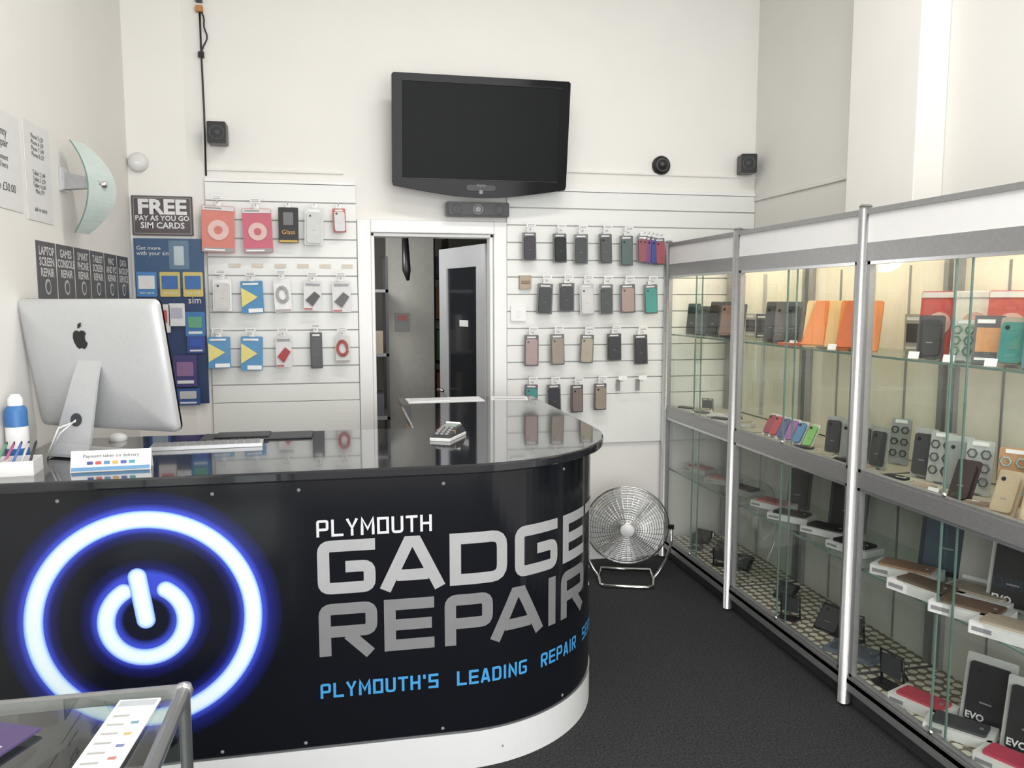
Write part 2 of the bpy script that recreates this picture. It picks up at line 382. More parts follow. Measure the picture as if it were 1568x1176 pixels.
b = MB(); b.prism(rrect(.74, 2.107, .36, .08, .008), 4.56, 4.60, BLK); b.prism(rrect(.74, 2.107, .34, .066, .006), 4.553, 4.56, BLK)
for x in (.62, .74, .86):
    b.M = T(x, 4.554, 2.107) @ RX(90); b.lathe([(.0, .002), (.008, .004), (.022, -.001), (.027, .005), (.029, 0)], GREY if x == .74 else DARK, 20)
b.M = Matrix.Identity(4); b.box(.66, .82, 4.60, YB-.001, 2.09, 2.13, BLK)
b.build('centre_speaker')
def speaker(x, z, yaw):
    b = MB(); b.M = T(x, 4.57, z) @ RZ(yaw)
    b.prism(rrect(0, 0, .095, .112, .008), -.045, .045, BLK)
    b.M = b.M @ T(0, -.046, 0) @ RX(90); b.lathe([(0, .004), (.010, .006), (.014, 0), (.030, -.004), (.036, .004), (.040, 0)], DARK, 24)
    b.M = T(x, 4.57, z); b.box(-.012, .012, .03, .079, -.015, .015, BLK)
    b.build('wall_speaker')
speaker(-.645, 2.468, 0); speaker(2.385, 2.41, -12)
b = MB(); b.M = T(1.863, YB, 2.398) @ RX(90); b.lathe([(0, 0), (.055, 0), (.056, .02), (.048, .032), (.036, .034), (.034, .05), (.022, .062), (0, .068)], BLK, 28)
b.tube([(.036*math.cos(t*.26), .036*math.sin(t*.26), .036) for t in range(24)], .002, GREY, 6, True); b.build('dome_camera')
b = MB(); b.M = T(-1.045, 4.589, 2.31) @ RX(90); b.lathe([(0, 0), (.048, 0), (.050, .015), (.044, .03), (.02, .036), (0, .037)], mat('sensor_plastic', (.68, .68, .66), .4, noise=.02), 28); b.box(-.01, .015, -.012, .0, .036, .038, WHITE); b.build('alarm_sensor')
b = MB(); xs = -.722
b.tube([(xs, YB-.012, ZC), (xs, YB-.012, 3.22)], .006, BLK); b.box(xs-.015, xs+.015, YB-.03, YB-.002, 3.15, 3.24, DARK); b.box(xs-.017, xs+.017, YB-.032, YB-.003, 3.10, 3.13, C(.6, .25, .03))
b.tube([(xs+.028*math.sin(math.pi*i/12)*(1+.3*math.sin(i)), YB-.012, 3.12-.23*i/12) for i in range(13)], .004, BLK)
b.tube([(xs, YB-.012, 3.12), (xs, YB-.012, 2.9), (xs+.003, YB-.012, 2.6), (xs, YB-.012, 2.26)], .005, BLK)
b.box(xs-.014, xs+.014, YB-.022, YB-.002, 2.87, 2.90, BLK)
b.build('wall_cable')

# ---------------------------------------------------------------- wall lamp
b = MB(); yl = 3.56
b.box(XL+.001, XL+.012, yl-.035, yl+.035, 2.03, 2.12, ALU)
b.prism([(XL+.001, 2.035), (XL+.001, 2.105), (-.965, 2.080), (-.950, 2.062), (-.965, 2.045)], yl-.022, yl+.022, ALUD)
FG = mat('frosted_glass', (.52, .60, .57), .25, noise=.03)
n = 20; prev = None
for i in range(n+1):
    t = -1+2*i/n; x = -.955-.085*t*t; z = 2.045+.18*t; wd = .075-.040*t*t
    if prev:
        (xa, za, wa) = prev
        P = lambda x_, s_, wv, z_, o_: (x_+o_+.42*wv*s_, yl+s_*wv, z_)
        b.face([P(xa, -1, wa, za, 0), P(xa, 1, wa, za, 0), P(x, 1, wd, z, 0), P(x, -1, wd, z, 0)], FG, True)
        b.face([P(xa, -1, wa, za, .006), P(xa, 1, wa, za, .006), P(x, 1, wd, z, .006), P(x, -1, wd, z, .006)], FG, True)
        b.face([P(xa, -1, wa, za, 0), P(xa, -1, wa, za, .006), P(x, -1, wd, z, .006), P(x, -1, wd, z, 0)], GEDGE)
        b.face([P(xa, 1, wa, za, 0), P(xa, 1, wa, za, .006), P(x, 1, wd, z, .006), P(x, 1, wd, z, 0)], GEDGE)
    prev = (x, z, wd)
b.M = T(-.965, yl, 2.06) @ RY(90); b.lathe([(0, 0), (.014, 0), (.014, .03), (0, .032)], STEEL, 16)
b.build('wall_lamp', recalc=False)

# ---------------------------------------------------------------- posters
def wallL(name, y0, y1, z0, z1, bg, lines):
    b = MB(); b.M = T(XL+.001, (y0+y1)/2, (z0+z1)/2) @ RZ(90)
    w, h = (y1-y0), (z1-z0)
    b.box(-w/2, w/2, -.002, 0, -h/2, h/2, bg)
    for (txt, size, x, z, mt, bold, al) in lines: b.text(txt, size, x, z, mt, y=-.003, bold=bold, align=al)
    return b
BT = C(.03, .03, .03); PW = C(.8, .8, .8)
PGREY = C(.10, .10, .105)
PP = mat('notice_paper', (.70, .70, .69), .6, noise=.02)
wallL('p', 2.62, 3.14, 1.90, 2.22, PP, [('Warranty\nand repair', .040, -.01, .08, BT, .0, 'LEFT'), ('All equipment\nrepaired here', .028, -.01, -.0, BT, 0, 'LEFT'), ('from £30.00', .040, .0, -.1, BT, .0, 'LEFT')]).build('price_notice')
wallL('p', 3.18, 3.43, 1.885, 2.235, PP, [('Phone 5 £29\nPhone 6 £39\nPhone 7 £49\nPhone 8 £59', .024, 0, .12, BT, 0, 'CENTER'), ('Tablet 2 £49\nTablet 3 £59\nTablet 4 £69\nMini £79', .024, 0, -.01, BT, 0, 'CENTER'), ('ask in store', .026, 0, -.14, BT, 0, 'CENTER')]).build('price_notice')
y = 3.235
for t1 in ('LAPTOP\nSCREEN\nREPAIR', 'GAMES\nCONSOLE\nREPAIR', 'SMART\nPHONE\nREPAIR', 'TABLET\nSCREEN\nREPAIR', 'MAC\nAND PC\nREPAIR', 'DATA\nBACKUP\nSERVICE'):
    bb = wallL('p', y, y+.195, 1.60, 1.815, PGREY, [(t1, .044, 0, .058, PW, .001, 'CENTER')])
    bb.prism(circ(0, -.060, .03, 20), -.003, -.002, C(.55, .55, .56)); bb.prism(circ(0, -.060, .02, 20), -.004, -.003, PGREY)
    bb.build('repair_poster'); y += .212
b = MB(); b.M = T(-.937, 4.575, 2.038); b.prism(rrect(0, 0, .30, .205, .004), 0, .012, C(.09, .07, .075))
b.prism(rrect(0, 0, .285, .19, .004), -.002, 0, C(.30, .28, .28)); b.prism(rrect(0, 0, .275, .18, .004), -.004, 0, C(.10, .075, .08))
b.text('FREE', .105, 0, .010, PW, y=-.006, bold=.004, sx=1.12); b.text('PAY AS YOU GO', .036, 0, -.025, PW, y=-.006, bold=.0008); b.text('SIM CARDS', .044, 0, -.065, PW, y=-.006, bold=.001)
b.build('sim_card_sign')
b = MB(); b.M = T(-.912, 4.57, 0)
NAVY = C(.015, .05, .15); BL2 = C(.03, .16, .48)
b.box(-.172, .172, 0, .012, 1.04, 1.92, NAVY); b.box(-.172, .172, -.003, 0, 1.66, 1.92, C(.03, .10, .22))
b.box(.0, .10, -.006, -.003, 1.76, 1.91, C(.12, .22, .33)); b.prism(rrect(.05, 1.83, .05, .10, .006), -.009, -.006, C(.5, .6, .65))
b.text('Get more\nwith your sim', .03, -.16, 1.86, PW, y=-.005, align='LEFT'); b.text('sim', .05, .12, 1.58, PW, y=-.005)
b.M = T(-.912, 4.56, 0)
for i in range(3):
    x = -.115+i*.115
    b.prism(rrect(x, 1.68, .10, .13, .006), 0, .006, (C(.05, .25, .6), C(.7, .55, .1), C(.7, .55, .1))[i]); b.prism(rrect(x, 1.69, .08, .07, .004), -.004, 0, BL2 if i else WH)
    b.text('sim card', .02, x, 1.63, PW, y=-.003)
for (x, z, w, h, c, c2) in ((-.05, 1.50, .09, .15, (.75, .75, .75), (.6, .06, .08)), (.03, 1.52, .08, .12, (.8, .8, .8), (.5, .5, .6)), (.12, 1.47, .10, .13, (.03, .2, .5), (.1, .4, .22)), (.12, 1.36, .09, .09, (.03, .08, .35), (.02, .1, .5)), (.06, 1.22, .12, .17, (.06, .05, .22), (.3, .15, .35)), (-.08, 1.28, .11, .16, (.03, .1, .4), (.4, .5, .6)), (.07, 1.08, .12, .09, (.02, .1, .35), (.6, .6, .6))):
    b.prism(rrect(x, z, w, h, .006), -.012, 0, C(*c)); b.prism(rrect(x, z+.01, w*.7, h*.45, .004), -.016, -.012, C(*c2))
    b.box(x-w*.35, x+w*.35, -.014, -.012, z-h*.4, z-h*.3, PW)
b.build('sim_card_display')

# ---------------------------------------------------------------- counter
ARX, ARY = .36, 3.18
def wrap(s_, z, off=0.0):
    r = .60
    if s_ <= ARX: return (s_, 2.58-off, z)
    a = (s_-ARX)/r
    if a <= math.pi/2: return (ARX+(r+off)*math.sin(a), ARY-(r+off)*math.cos(a), z)
    return (ARX+r+off, ARY+(s_-ARX-r*math.pi/2), z)
SEND = ARX+.6*math.pi/2+1.12
ss = [XL+.002]+[XL+(ARX-XL)*i/12 for i in range(1, 13)]+[ARX+.6*math.pi/2*i/36 for i in range(1, 37)]+[SEND]
def shell(b, z0, z1, off, th, mt):
    vs = []; fs = []
    for s_ in ss:
        for (o, z) in ((off, z0), (off, z1), (off-th, z1), (off-th, z0)): vs.append(wrap(s_, z, o))
    for i in range(len(ss)-1):
        for k_ in range(4):
            kk = (k_+1) % 4; fs.append((i*4+k_, (i+1)*4+k_, (i+1)*4+kk, i*4+kk))
    fs.append((0, 1, 2, 3)); n_ = len(ss)-1; fs.append((n_*4, n_*4+1, n_*4+2, n_*4+3))
    b.mesh(vs, fs, mt, False)
b = MB()
shell(b, .135, 1.035, 0, .02, PANEL)
shell(b, 0, .133, .003, .02, KICK)
shell(b, .132, .137, .004, .01, ALU)
b.box(.30, .32, 3.32, 4.28, 0, 1.035, WOOD); b.box(.30, .94, 4.26, 4.29, 0, 1.035, WOOD)
b.box(XL+.002, .32, 3.28, 3.30, .6, 1.035, WOOD); b.box(XL+.002, .32, 2.64, 3.28, .55, .57, WOOD)
for s_, z in ((-.86, 1.0), (-.42, 1.0), (-.16, 1.0), (.30, 1.0), (-.42, .155), (-.16, .155), (.29, .155), (.78, .155), (.78, 1.0), (-.16, .06), (.5, .06)):
    p = wrap(s_, z, .001); a = 0 if s_ < ARX else math.degrees((s_-ARX)/.6)
    b.M = T(*p) @ RZ(a) @ RX(90); b.lathe([(0, .003), (.004, .0025), (.006, 0)], GREY, 10)
b.M = Matrix.Identity(4)
counter = bpy.data.objects.new('reception_counter', None); COL.objects.link(counter)
b.build('body', counter)
b = MB()
poly = [(XL+.002, 3.32), (XL+.002, 2.53)]+[(ARX+.65*math.sin(math.pi/2*i/40), ARY-.65*math.cos(math.pi/2*i/40)) for i in range(41)]+[(1.0, 4.34), (.26, 4.34), (.26, 3.32)]
b.prism(poly, 1.037, 1.07, BLACKTOP, 'z'); b.build('worktop', counter, bevel=.006)
b = MB()
def ring(cx, cz, r, w, a0, a1, n, off=.0022, caps=True):
    y = 2.58-off
    for i in range(n):
        t0 = math.radians(a0+(a1-a0)*i/n); t1 = math.radians(a0+(a1-a0)*(i+1)/n)
        P = lambda rr, t: (cx+rr*math.cos(t), y, cz+rr*math.sin(t))
        b.face([P(r-w/2, t0), P(r, t0), P(r, t1), P(r-w/2, t1)], STROKE, uv=[(0, 0), (0, .5), (0, .5), (0, 0)])
        b.face([P(r, t0), P(r+w/2, t0), P(r+w/2, t1), P(r, t1)], STROKE, uv=[(0, .5), (0, 0), (0, 0), (0, .5)])
    if caps:
        for t, d in ((a0, -1), (a1, 1)):
            tt = math.radians(t); cap(cx+r*math.cos(tt), cz+r*math.sin(tt), w/2, t+90*d, y)
def cap(x, z, r, ang, y):
    for i in range(12):
        q0 = math.radians(ang-90+15*i); q1 = math.radians(ang-90+15*(i+1))
        b.face([(x, y, z), (x+r*math.cos(q0), y, z+r*math.sin(q0)), (x+r*math.cos(q1), y, z+r*math.sin(q1))], STROKE, uv=[(0, .5), (0, 0), (0, 0)])
ring(LX, LZ, .318, .056, 0, 360, 96, caps=False)
ring(LX, LZ-.005, .115, .054, 122, 122+296, 60)
ca, sa = math.cos(math.radians(98)), math.sin(math.radians(98)); w = .028; y_ = 2.58-.003
p0 = (LX-.0, LZ); p1 = (LX+.14*ca, LZ+.14*sa); nx, nz = -sa, ca
for sg in (1, -1):
    b.face([(p0[0], y_, p0[1]), (p1[0], y_, p1[1]), (p1[0]+sg*w*nx, y_, p1[1]+sg*w*nz), (p0[0]+sg*w*nx, y_, p0[1]+sg*w*nz)], STROKE, uv=[(0, .5), (0, .5), (0, 0), (0, 0)])
cap(p1[0], p1[1], w, 98, y_); cap(p0[0], p0[1], w, 278, y_)
b.build('power_symbol_print', counter, recalc=False)

def rounded(pl, r, closed=False):
    if r <= 0: return pl
    out = []; n = len(pl)
    for i, p in enumerate(pl):
        if not closed and i in (0, n-1): out.append(p); continue
        a = Vector(pl[i-1]); c = Vector(pl[(i+1) % n]); q = Vector(p)
        u1 = (a-q); u2 = (c-q); rr = min(r, u1.length*.45, u2.length*.45); u1.normalize(); u2.normalize()
        A = q+u1*rr; B = q+u2*rr
        for t in (0, .25, .5, .75, 1): out.append(tuple((1-t)**2*A+2*t*(1-t)*q+t*t*B))
    return out
def glyph(ch, w, h, t):
    x0, x1, y0, y1, ym = t/2, w-t/2, t/2, h-t/2, h/2; r = t*1.0
    g = {
     'G': [([(w, y1), (x0, y1), (x0, y0), (x1, y0), (x1, ym), (w*.48, ym)], r*.6)],
     'A': [([(t*.45, 0), (w*.44, y1), (w*.56, y1), (w-t*.45, 0)], 0), ([(w*.26, h*.27), (w*.74, h*.27)], 0)],
     'D': [([(t, y1), (x1, y1), (x1, y0), (t, y0)], r), ([(x0, 0), (x0, h)], 0)],
     'E': [([(w, y1), (x0, y1), (x0, y0), (w, y0)], 0), ([(t, ym), (w*.95, ym)], 0)],
     'T': [([(0, y1), (w, y1)], 0), ([(w/2, 0), (w/2, y1-t/2)], 0)],
     'R': [([(x0, 0), (x0, y1), (x1, y1), (x1, ym*.92), (t, ym*.92)], r*.6), ([(w*.5, ym*.8), (w-t*.6, 0)], 0)],
     'P': [([(x0, 0), (x0, y1), (x1, y1), (x1, ym*.86), (t, ym*.86)], r*.6)],
     'I': [([(w/2, 0), (w/2, h)], 0)],
     'L': [([(x0, h), (x0, y0), (w, y0)], 0)],
     'Y': [([(t*.4, h), (w/2, ym*.9), (w-t*.4, h)], 0), ([(w/2, 0), (w/2, ym*.8)], 0)],
     'M': [([(x0, 0), (x0, h*.98), (w/2, h*.35), (x1, h*.98), (x1, 0)], 0)],
     'O': [([(t, y1), (x1, y1), (x1, y0), (t, y0)], 0), ([(x0, 0), (x0, h)], 0)],
     'U': [([(x0, h), (x0, y0), (x1, y0), (x1, h)], r)],
     'H': [([(x0, 0), (x0, h)], 0), ([(x1, 0), (x1, h)], 0), ([(t, ym), (w-t, ym)], 0)],
     'S': [([(w, y1), (x0, y1), (x0, ym), (x1, ym), (x1, y0), (0, y0)], 0)],
     'N': [([(x0, 0), (x0, h*.96), (x1, h*.04), (x1, h)], 0)],
     'C': [([(w, y1), (x0, y1), (x0, y0), (w, y0)], r)],
     'V': [([(t*.4, h), (w/2, t*.4), (w-t*.4, h)], 0)],
     "'": [([(w/2, h*.7), (w/2, h)], 0)], '.': [([(x0, 0), (x0, t)], 0)], ' ': []}[ch]
    return [rounded(pl, rr) for pl, rr in g]
def stroke_letters(b, items, z, h, t, mt):
    for ch, s0, w in items:
        for gi, pl in enumerate(glyph(ch, w, h, t)):
            off = .0020+.0002*gi
            pts = [Vector(pl[0])]
            for i in range(1, len(pl)):
                a = Vector(pl[i-1]); c = Vector(pl[i]); n_ = max(1, int((c-a).length/.02))
                for k_ in range(1, n_+1): pts.append(a+(c-a)*k_/n_)
            n_ = len(pts); L = []; R = []
            for i in range(n_):
                d0 = (pts[i]-pts[max(i-1, 0)]); d1 = (pts[min(i+1, n_-1)]-pts[i])
                if d0.length < 1e-9: d0 = d1
                if d1.length < 1e-9: d1 = d0
                d0 = d0.normalized(); d1 = d1.normalized()
                na = Vector((-d0.y, d0.x)); nb = Vector((-d1.y, d1.x)); nn = (na+nb)
                nn.normalize(); k_ = min(1.6, 1/max(.3, nn.dot(na)))
                L.append(pts[i]+nn*t/2*k_); R.append(pts[i]-nn*t/2*k_)
            for i in range(n_-1):
                b.face([wrap(s0+q.x, z+q.y, off) for q in (L[i], L[i+1], R[i+1], R[i])], mt)
b = MB()
stroke_letters(b, [('G', -.109, .184), ('A', .088, .215), ('D', .318, .20), ('G', .548, .195), ('E', .775, .17), ('T', .965, .18)], .652, .178, .038, SILV)
stroke_letters(b, [('R', -.109, .187), ('E', .100, .165), ('P', .300, .165), ('A', .455, .215), ('I', .695, .04), ('R', .765, .185)], .444, .176, .038, SILVD)
def run(txt, s0, w, gap):
    out = []
    for ch in txt:
        ww = w*.35 if ch in "I'." else (w*.6 if ch == ' ' else (w*1.15 if ch == 'M' else w)); out.append((ch, s0, ww)); s0 += ww+gap
    return out
stroke_letters(b, run('PLYMOUTH', -.109, .038, .0085), .843, .056, .0085, LGREY)
stroke_letters(b, run("PLYMOUTH'S  LEADING  REPAIR  SERVICE", -.109, .0335, .0075), .302, .05, .0085, CYAN)
b.build('lettering', counter, recalc=False)

# ---------------------------------------------------------------- things on the counter
ZT = 1.07
A = Vector((-1.070, 3.12, 0)); B = Vector((-.560, 2.85, 0)); cen = (A+B)/2; u = (B-A).normalized(); yaw = math.degrees(math.atan2(u.y, u.x))
ALB = mat('brushed_aluminium', (.60, .61, .62), .38, .35, noise=.02, nscale=80)
b = MB(); base = T(cen.x, cen.y, ZT) @ RZ(yaw)
b.M = base @ T(0, 0, .085) @ RX(10)
w = (B-A).length; h = .452
lay = [(w, h, 0.012), (w, h, 0.0), (w*.985, h*.98, -.008), (w*.90, h*.88, -.018), (w*.7, h*.66, -.026), (w*.35, h*.3, -.030)]
vs = []; fs = []
for (ww, hh, yy) in lay:
    for p in rrect(0, h/2, ww, hh, .022*ww/w, 4): vs.append((p[0], yy, p[1]))
n_ = 20
for i in range(len(lay)-1):
    for k_ in range(n_): fs.append((i*n_+k_, i*n_+(k_+1) % n_, (i+1)*n_+(k_+1) % n_, (i+1)*n_+k_))
fs.append(list(range((len(lay)-1)*n_, len(lay)*n_)))
b.mesh(vs, fs, ALB, True)
b.prism(rrect(0, h/2, w, h, .022, 4), .0121, .020, GLOSSB)
b.box(-w*.45, w*.45, -.0095, -.007, h-.012, h-.009, GREY)
ap = [(0, .020), (.008, .024), (.017, .022), (.022, .015), (.017, .008), (.016, -.002), (.020, -.010), (.024, -.013), (.018, -.024), (.010, -.031), (.003, -.029), (0, -.028), (-.003, -.029), (-.010, -.031), (-.018, -.024), (-.024, -.010), (-.025, .004), (-.021, .017), (-.012, .024), (-.005, .022)]
b.prism([(p[0]*1.15-.02, p[1]*1.15+h*.72) for p in ap], -.031, -.020, BLK); b.prism([(-.02+p[0], h*.72+.046+p[1]) for p in ((-.003, -.012), (.009, -.006), (.011, .008), (.001, .003))], -.031, -.020, BLK)
b.M = base
prof = [(-.060, .335, .044, .0), (-.076, .325, .046, .0), (-.092, .26, .052, -.008), (-.108, .16, .062, -.024), (-.126, .05, .074, -.040), (-.138, .006, .080, -.048), (-.125, .0015, .082, -.048), (.03, .0015, .085, -.02)]
for i in range(len(prof)-1):
    (ya, za, wa, xa), (yb, zb, wb, xb) = prof[i], prof[i+1]
    n2 = Vector((0, .010)) if i >= 5 else Vector((.010, .002))
    v8 = [(xa-wa, ya, za), (xa+wa, ya, za), (xb+wb, yb, zb), (xb-wb, yb, zb), (xa-wa, ya+n2.x, za+n2.y), (xa+wa, ya+n2.x, za+n2.y), (xb+wb, yb+n2.x, zb+n2.y), (xb-wb, yb+n2.x, zb+n2.y)]
    b.mesh(v8, [(0, 1, 2, 3), (4, 5, 6, 7), (0, 1, 5, 4), (1, 2, 6, 5), (2, 3, 7, 6), (3, 0, 4, 7)], ALB)
b.M = base @ T(-.027, -.1135, .13) @ RX(-9)
b.prism(circ(0, 0, .022, 20), -.0035, .002, DARK)
b.M = base
b.tube([(-.027, -.115, .13), (-.06, -.15, .09), (-.12, -.13, .03), (-.18, -.05, .012), (-.2, .05, .01)], .003, WHITE)
b.tube([(-.027, -.115, .125), (-.05, -.165, .11), (-.11, -.16, .01), (-.17, -.10, .006)], .003, WHITE)
b.build('desktop_computer')
b = MB(); b.M = T(-.50, 3.03, ZT) @ RZ(3); b.prism([(-.19, -.045), (.19, -.045), (.19, .045), (-.19, .045)], 0, .014, ALB, 'z')
for r_ in range(4):
    for c_ in range(13): b.box(-.182+c_*.028, -.158+c_*.028, -.038+r_*.02, -.022+r_*.02, .014, .017, GREY)
b.build('keyboard', bevel=.002)
b = MB(); b.box(-.55, -.14, 3.14, 3.28, ZT, ZT+.008, DARK); b.box(-.50, -.30, 3.15, 3.27, ZT+.008, ZT+.014, BLK); b.build('desk_mat', bevel=.003)
b = MB(); b.M = T(-.86, 3.25, ZT)
b.lathe([(.0, .026), (.015, .025), (.028, .018), (.033, .008), (.032, 0)], WHITE, 24); b.build('computer_mouse')
b = MB(); b.M = T(-.73, 2.68, ZT) @ RZ(3); wc = .115
b.face([(-wc, -.02, 0), (wc, -.02, 0), (wc, .005, .062), (-wc, .005, .062)], PAPER); b.face([(-wc, .03, 0), (wc, .03, 0), (wc, .005, .062), (-wc, .005, .062)], PAPER)
b.M = b.M @ T(0, -.0205, .002) @ RX(-22)
b.box(-wc+.003, wc-.003, -.0012, 0, .001, .012, C(.15, .4, .7)); b.text('Payment taken on delivery', .015, 0, .042, BT, y=-.001)
for i, c in enumerate(((.05, .1, .4), (.7, .1, .05), (.1, .3, .6), (.8, .5, .05), (.1, .15, .5), (.05, .4, .5))): b.prism(rrect(-.06+i*.024, .025, .017, .010, .002), -.0015, 0, C(*c))
b.build('payment_card_sign', recalc=False)
b = MB(); b.M = T(-1.015, 2.68, ZT) @ RZ(5)
b.box(-.07, .07, -.05, .05, 0, .004, WHITE)
for q in ((-.07, .07, -.053, -.05), (-.07, .07, .05, .053), (-.073, -.07, -.053, .053), (.07, .073, -.053, .053), (-.01, -.008, -.05, .05)): b.box(*q, 0, .045, WHITE)
for i, c in enumerate(((.1, .4, .2), (.6, .1, .3), (.1, .2, .6), (.7, .7, .7), (.05, .05, .05))):
    b.tube([(-.05+i*.025, -.03, .01), (-.02+i*.020, .035, .085)], .004, C(*c), 8); b.tube([(-.02+i*.020, .035, .085), (-.018+i*.020, .039, .093)], [.004, .001], BLK, 8)
b.build('pen_tray')
b = MB(); b.M = T(-1.06, 2.86, ZT)
b.lathe([(0, 0), (.032, 0), (.033, .004), (.033, .17), (.030, .18), (.018, .192), (.016, .195)], C(.03, .2, .55), 28); b.lathe([(.0335, .05), (.0335, .12)], WHITE, 28); b.lathe([(.022, .188), (.022, .21), (.012, .225), (0, .226)], WHITE, 20)
b.build('spray_can')
b = MB(); b.M = T(.375, 3.05, ZT) @ RZ(62)
GRL = C(.35, .36, .37)
b.prism([(-.085, 0), (.085, 0), (.088, .022), (.05, .045), (.0, .04), (-.085, .018)], -.038, .038, DARK, 'y')
for i in range(4):
    for j in range(3): b.box(-.075+i*.018, -.062+i*.018, -.026+j*.019, -.013+j*.019, .022+i*.005, .030+i*.005, GRL)
b.box(.005, .045, -.028, .028, .040, .047, C(.35, .42, .38)); b.prism([(.05, .047), (.088, .024), (.088, .03), (.052, .055)], -.03, .03, WHITE, 'y')
b.box(-.09, .09, -.041, .041, .0, .012, WHITE); b.box(-.03, -.02, -.039, .039, .02, .034, C(.5, .3, .1))
b.build('card_machine', bevel=.002)
b = MB(); b.M = T(.50, 4.22, ZT) @ RZ(2); b.box(-.20, .20, -.09, .08, 0, .004, PAPER); b.box(-.18, .02, -.07, .06, .004, .006, WHITE); b.build('paperwork')
b = MB(); b.M = T(.86, 4.22, ZT) @ RZ(-9); b.box(-.11, .09, -.07, .07, 0, .003, PAPER); b.box(-.09, .07, -.05, -.03, .003, .0035, GREY); b.build('paperwork')

# ---------------------------------------------------------------- fan
b = MB(); fx, fy, fz, R = 1.545, 4.26, .315, .235
base = T(fx, fy, fz) @ RZ(-18) @ RX(98)
b.M = base
def dome(r, d): return d*math.cos(min(1, r/R)*math.pi/2)**.6 if r < R else 0
for sgn, dep in ((1, .07), (-1, .06)):
    for i in range(15):
        r = .045+(R-.045)*i/14; z = sgn*dome(r, dep)
        b.tube([(r*math.cos(t*math.pi/20), r*math.sin(t*math.pi/20), z) for t in range(40)], .0017 if i < 14 else .005, STEEL, 5, True)
    for i in range(36 if sgn > 0 else 16):
        t = 2*math.pi*i/(36 if sgn > 0 else 16)
        b.tube([(r*math.cos(t), r*math.sin(t), sgn*dome(r, dep)) for r in (.04, .10, .16, .20, .225, R)], .0017, STEEL, 5)
b.lathe([(0, .082), (.034, .080), (.040, .074), (.040, .064), (0, .064)], WHITE, 28)
b.lathe([(0, -.12), (.045, -.115), (.055, -.09), (.055, -.03), (.03, -.01), (.03, .03), (0, .035)], STEEL, 28)
BLADE = mat('fan_blade', (.76, .76, .74), .35, .2, noise=.05)
for i in range(4):
    a0 = math.pi/2*i; vs = []; fs = []
    for j in range(6):
        r = .03+.18*j/5
        for k_ in range(6):
            f_ = k_/5-.5; a = a0+f_*(1.3 if j else .7); vs.append((r*math.cos(a), r*math.sin(a), -f_*.05+.005))
    for j in range(5):
        for k_ in range(5): fs.append((j*6+k_, j*6+k_+1, (j+1)*6+k_+1, (j+1)*6+k_))
    b.mesh(vs, fs, BLADE, True)
b.M = T(fx, fy, 0) @ RZ(-18)
sp = [(-R-.015, 0, fz), (-R-.015, -.0, fz-.1), (-R+.01, .0, .12), (-R+.05, 0, .05), (-R+.08, -.02, .012), (-R+.09, -.14, .012), (-R+.12, -.16, .012), (R-.12, -.16, .012), (R-.09, -.14, .012), (R-.08, -.02, .012), (R-.05, 0, .05), (R-.01, 0, .12), (R+.015, 0, fz-.1), (R+.015, 0, fz)]
b.tube(sp, .009, STEEL, 10)
b.tube([(-R+.08, -.02, .012), (-R+.09, .14, .012), (R-.09, .14, .012), (R-.08, -.02, .012)], .009, STEEL, 10)
for sg in (-1, 1): b.tube([(sg*(R-.005), 0, fz), (sg*(R+.03), 0, fz)], .014, BLK, 12)
b.build('floor_fan', recalc=False)

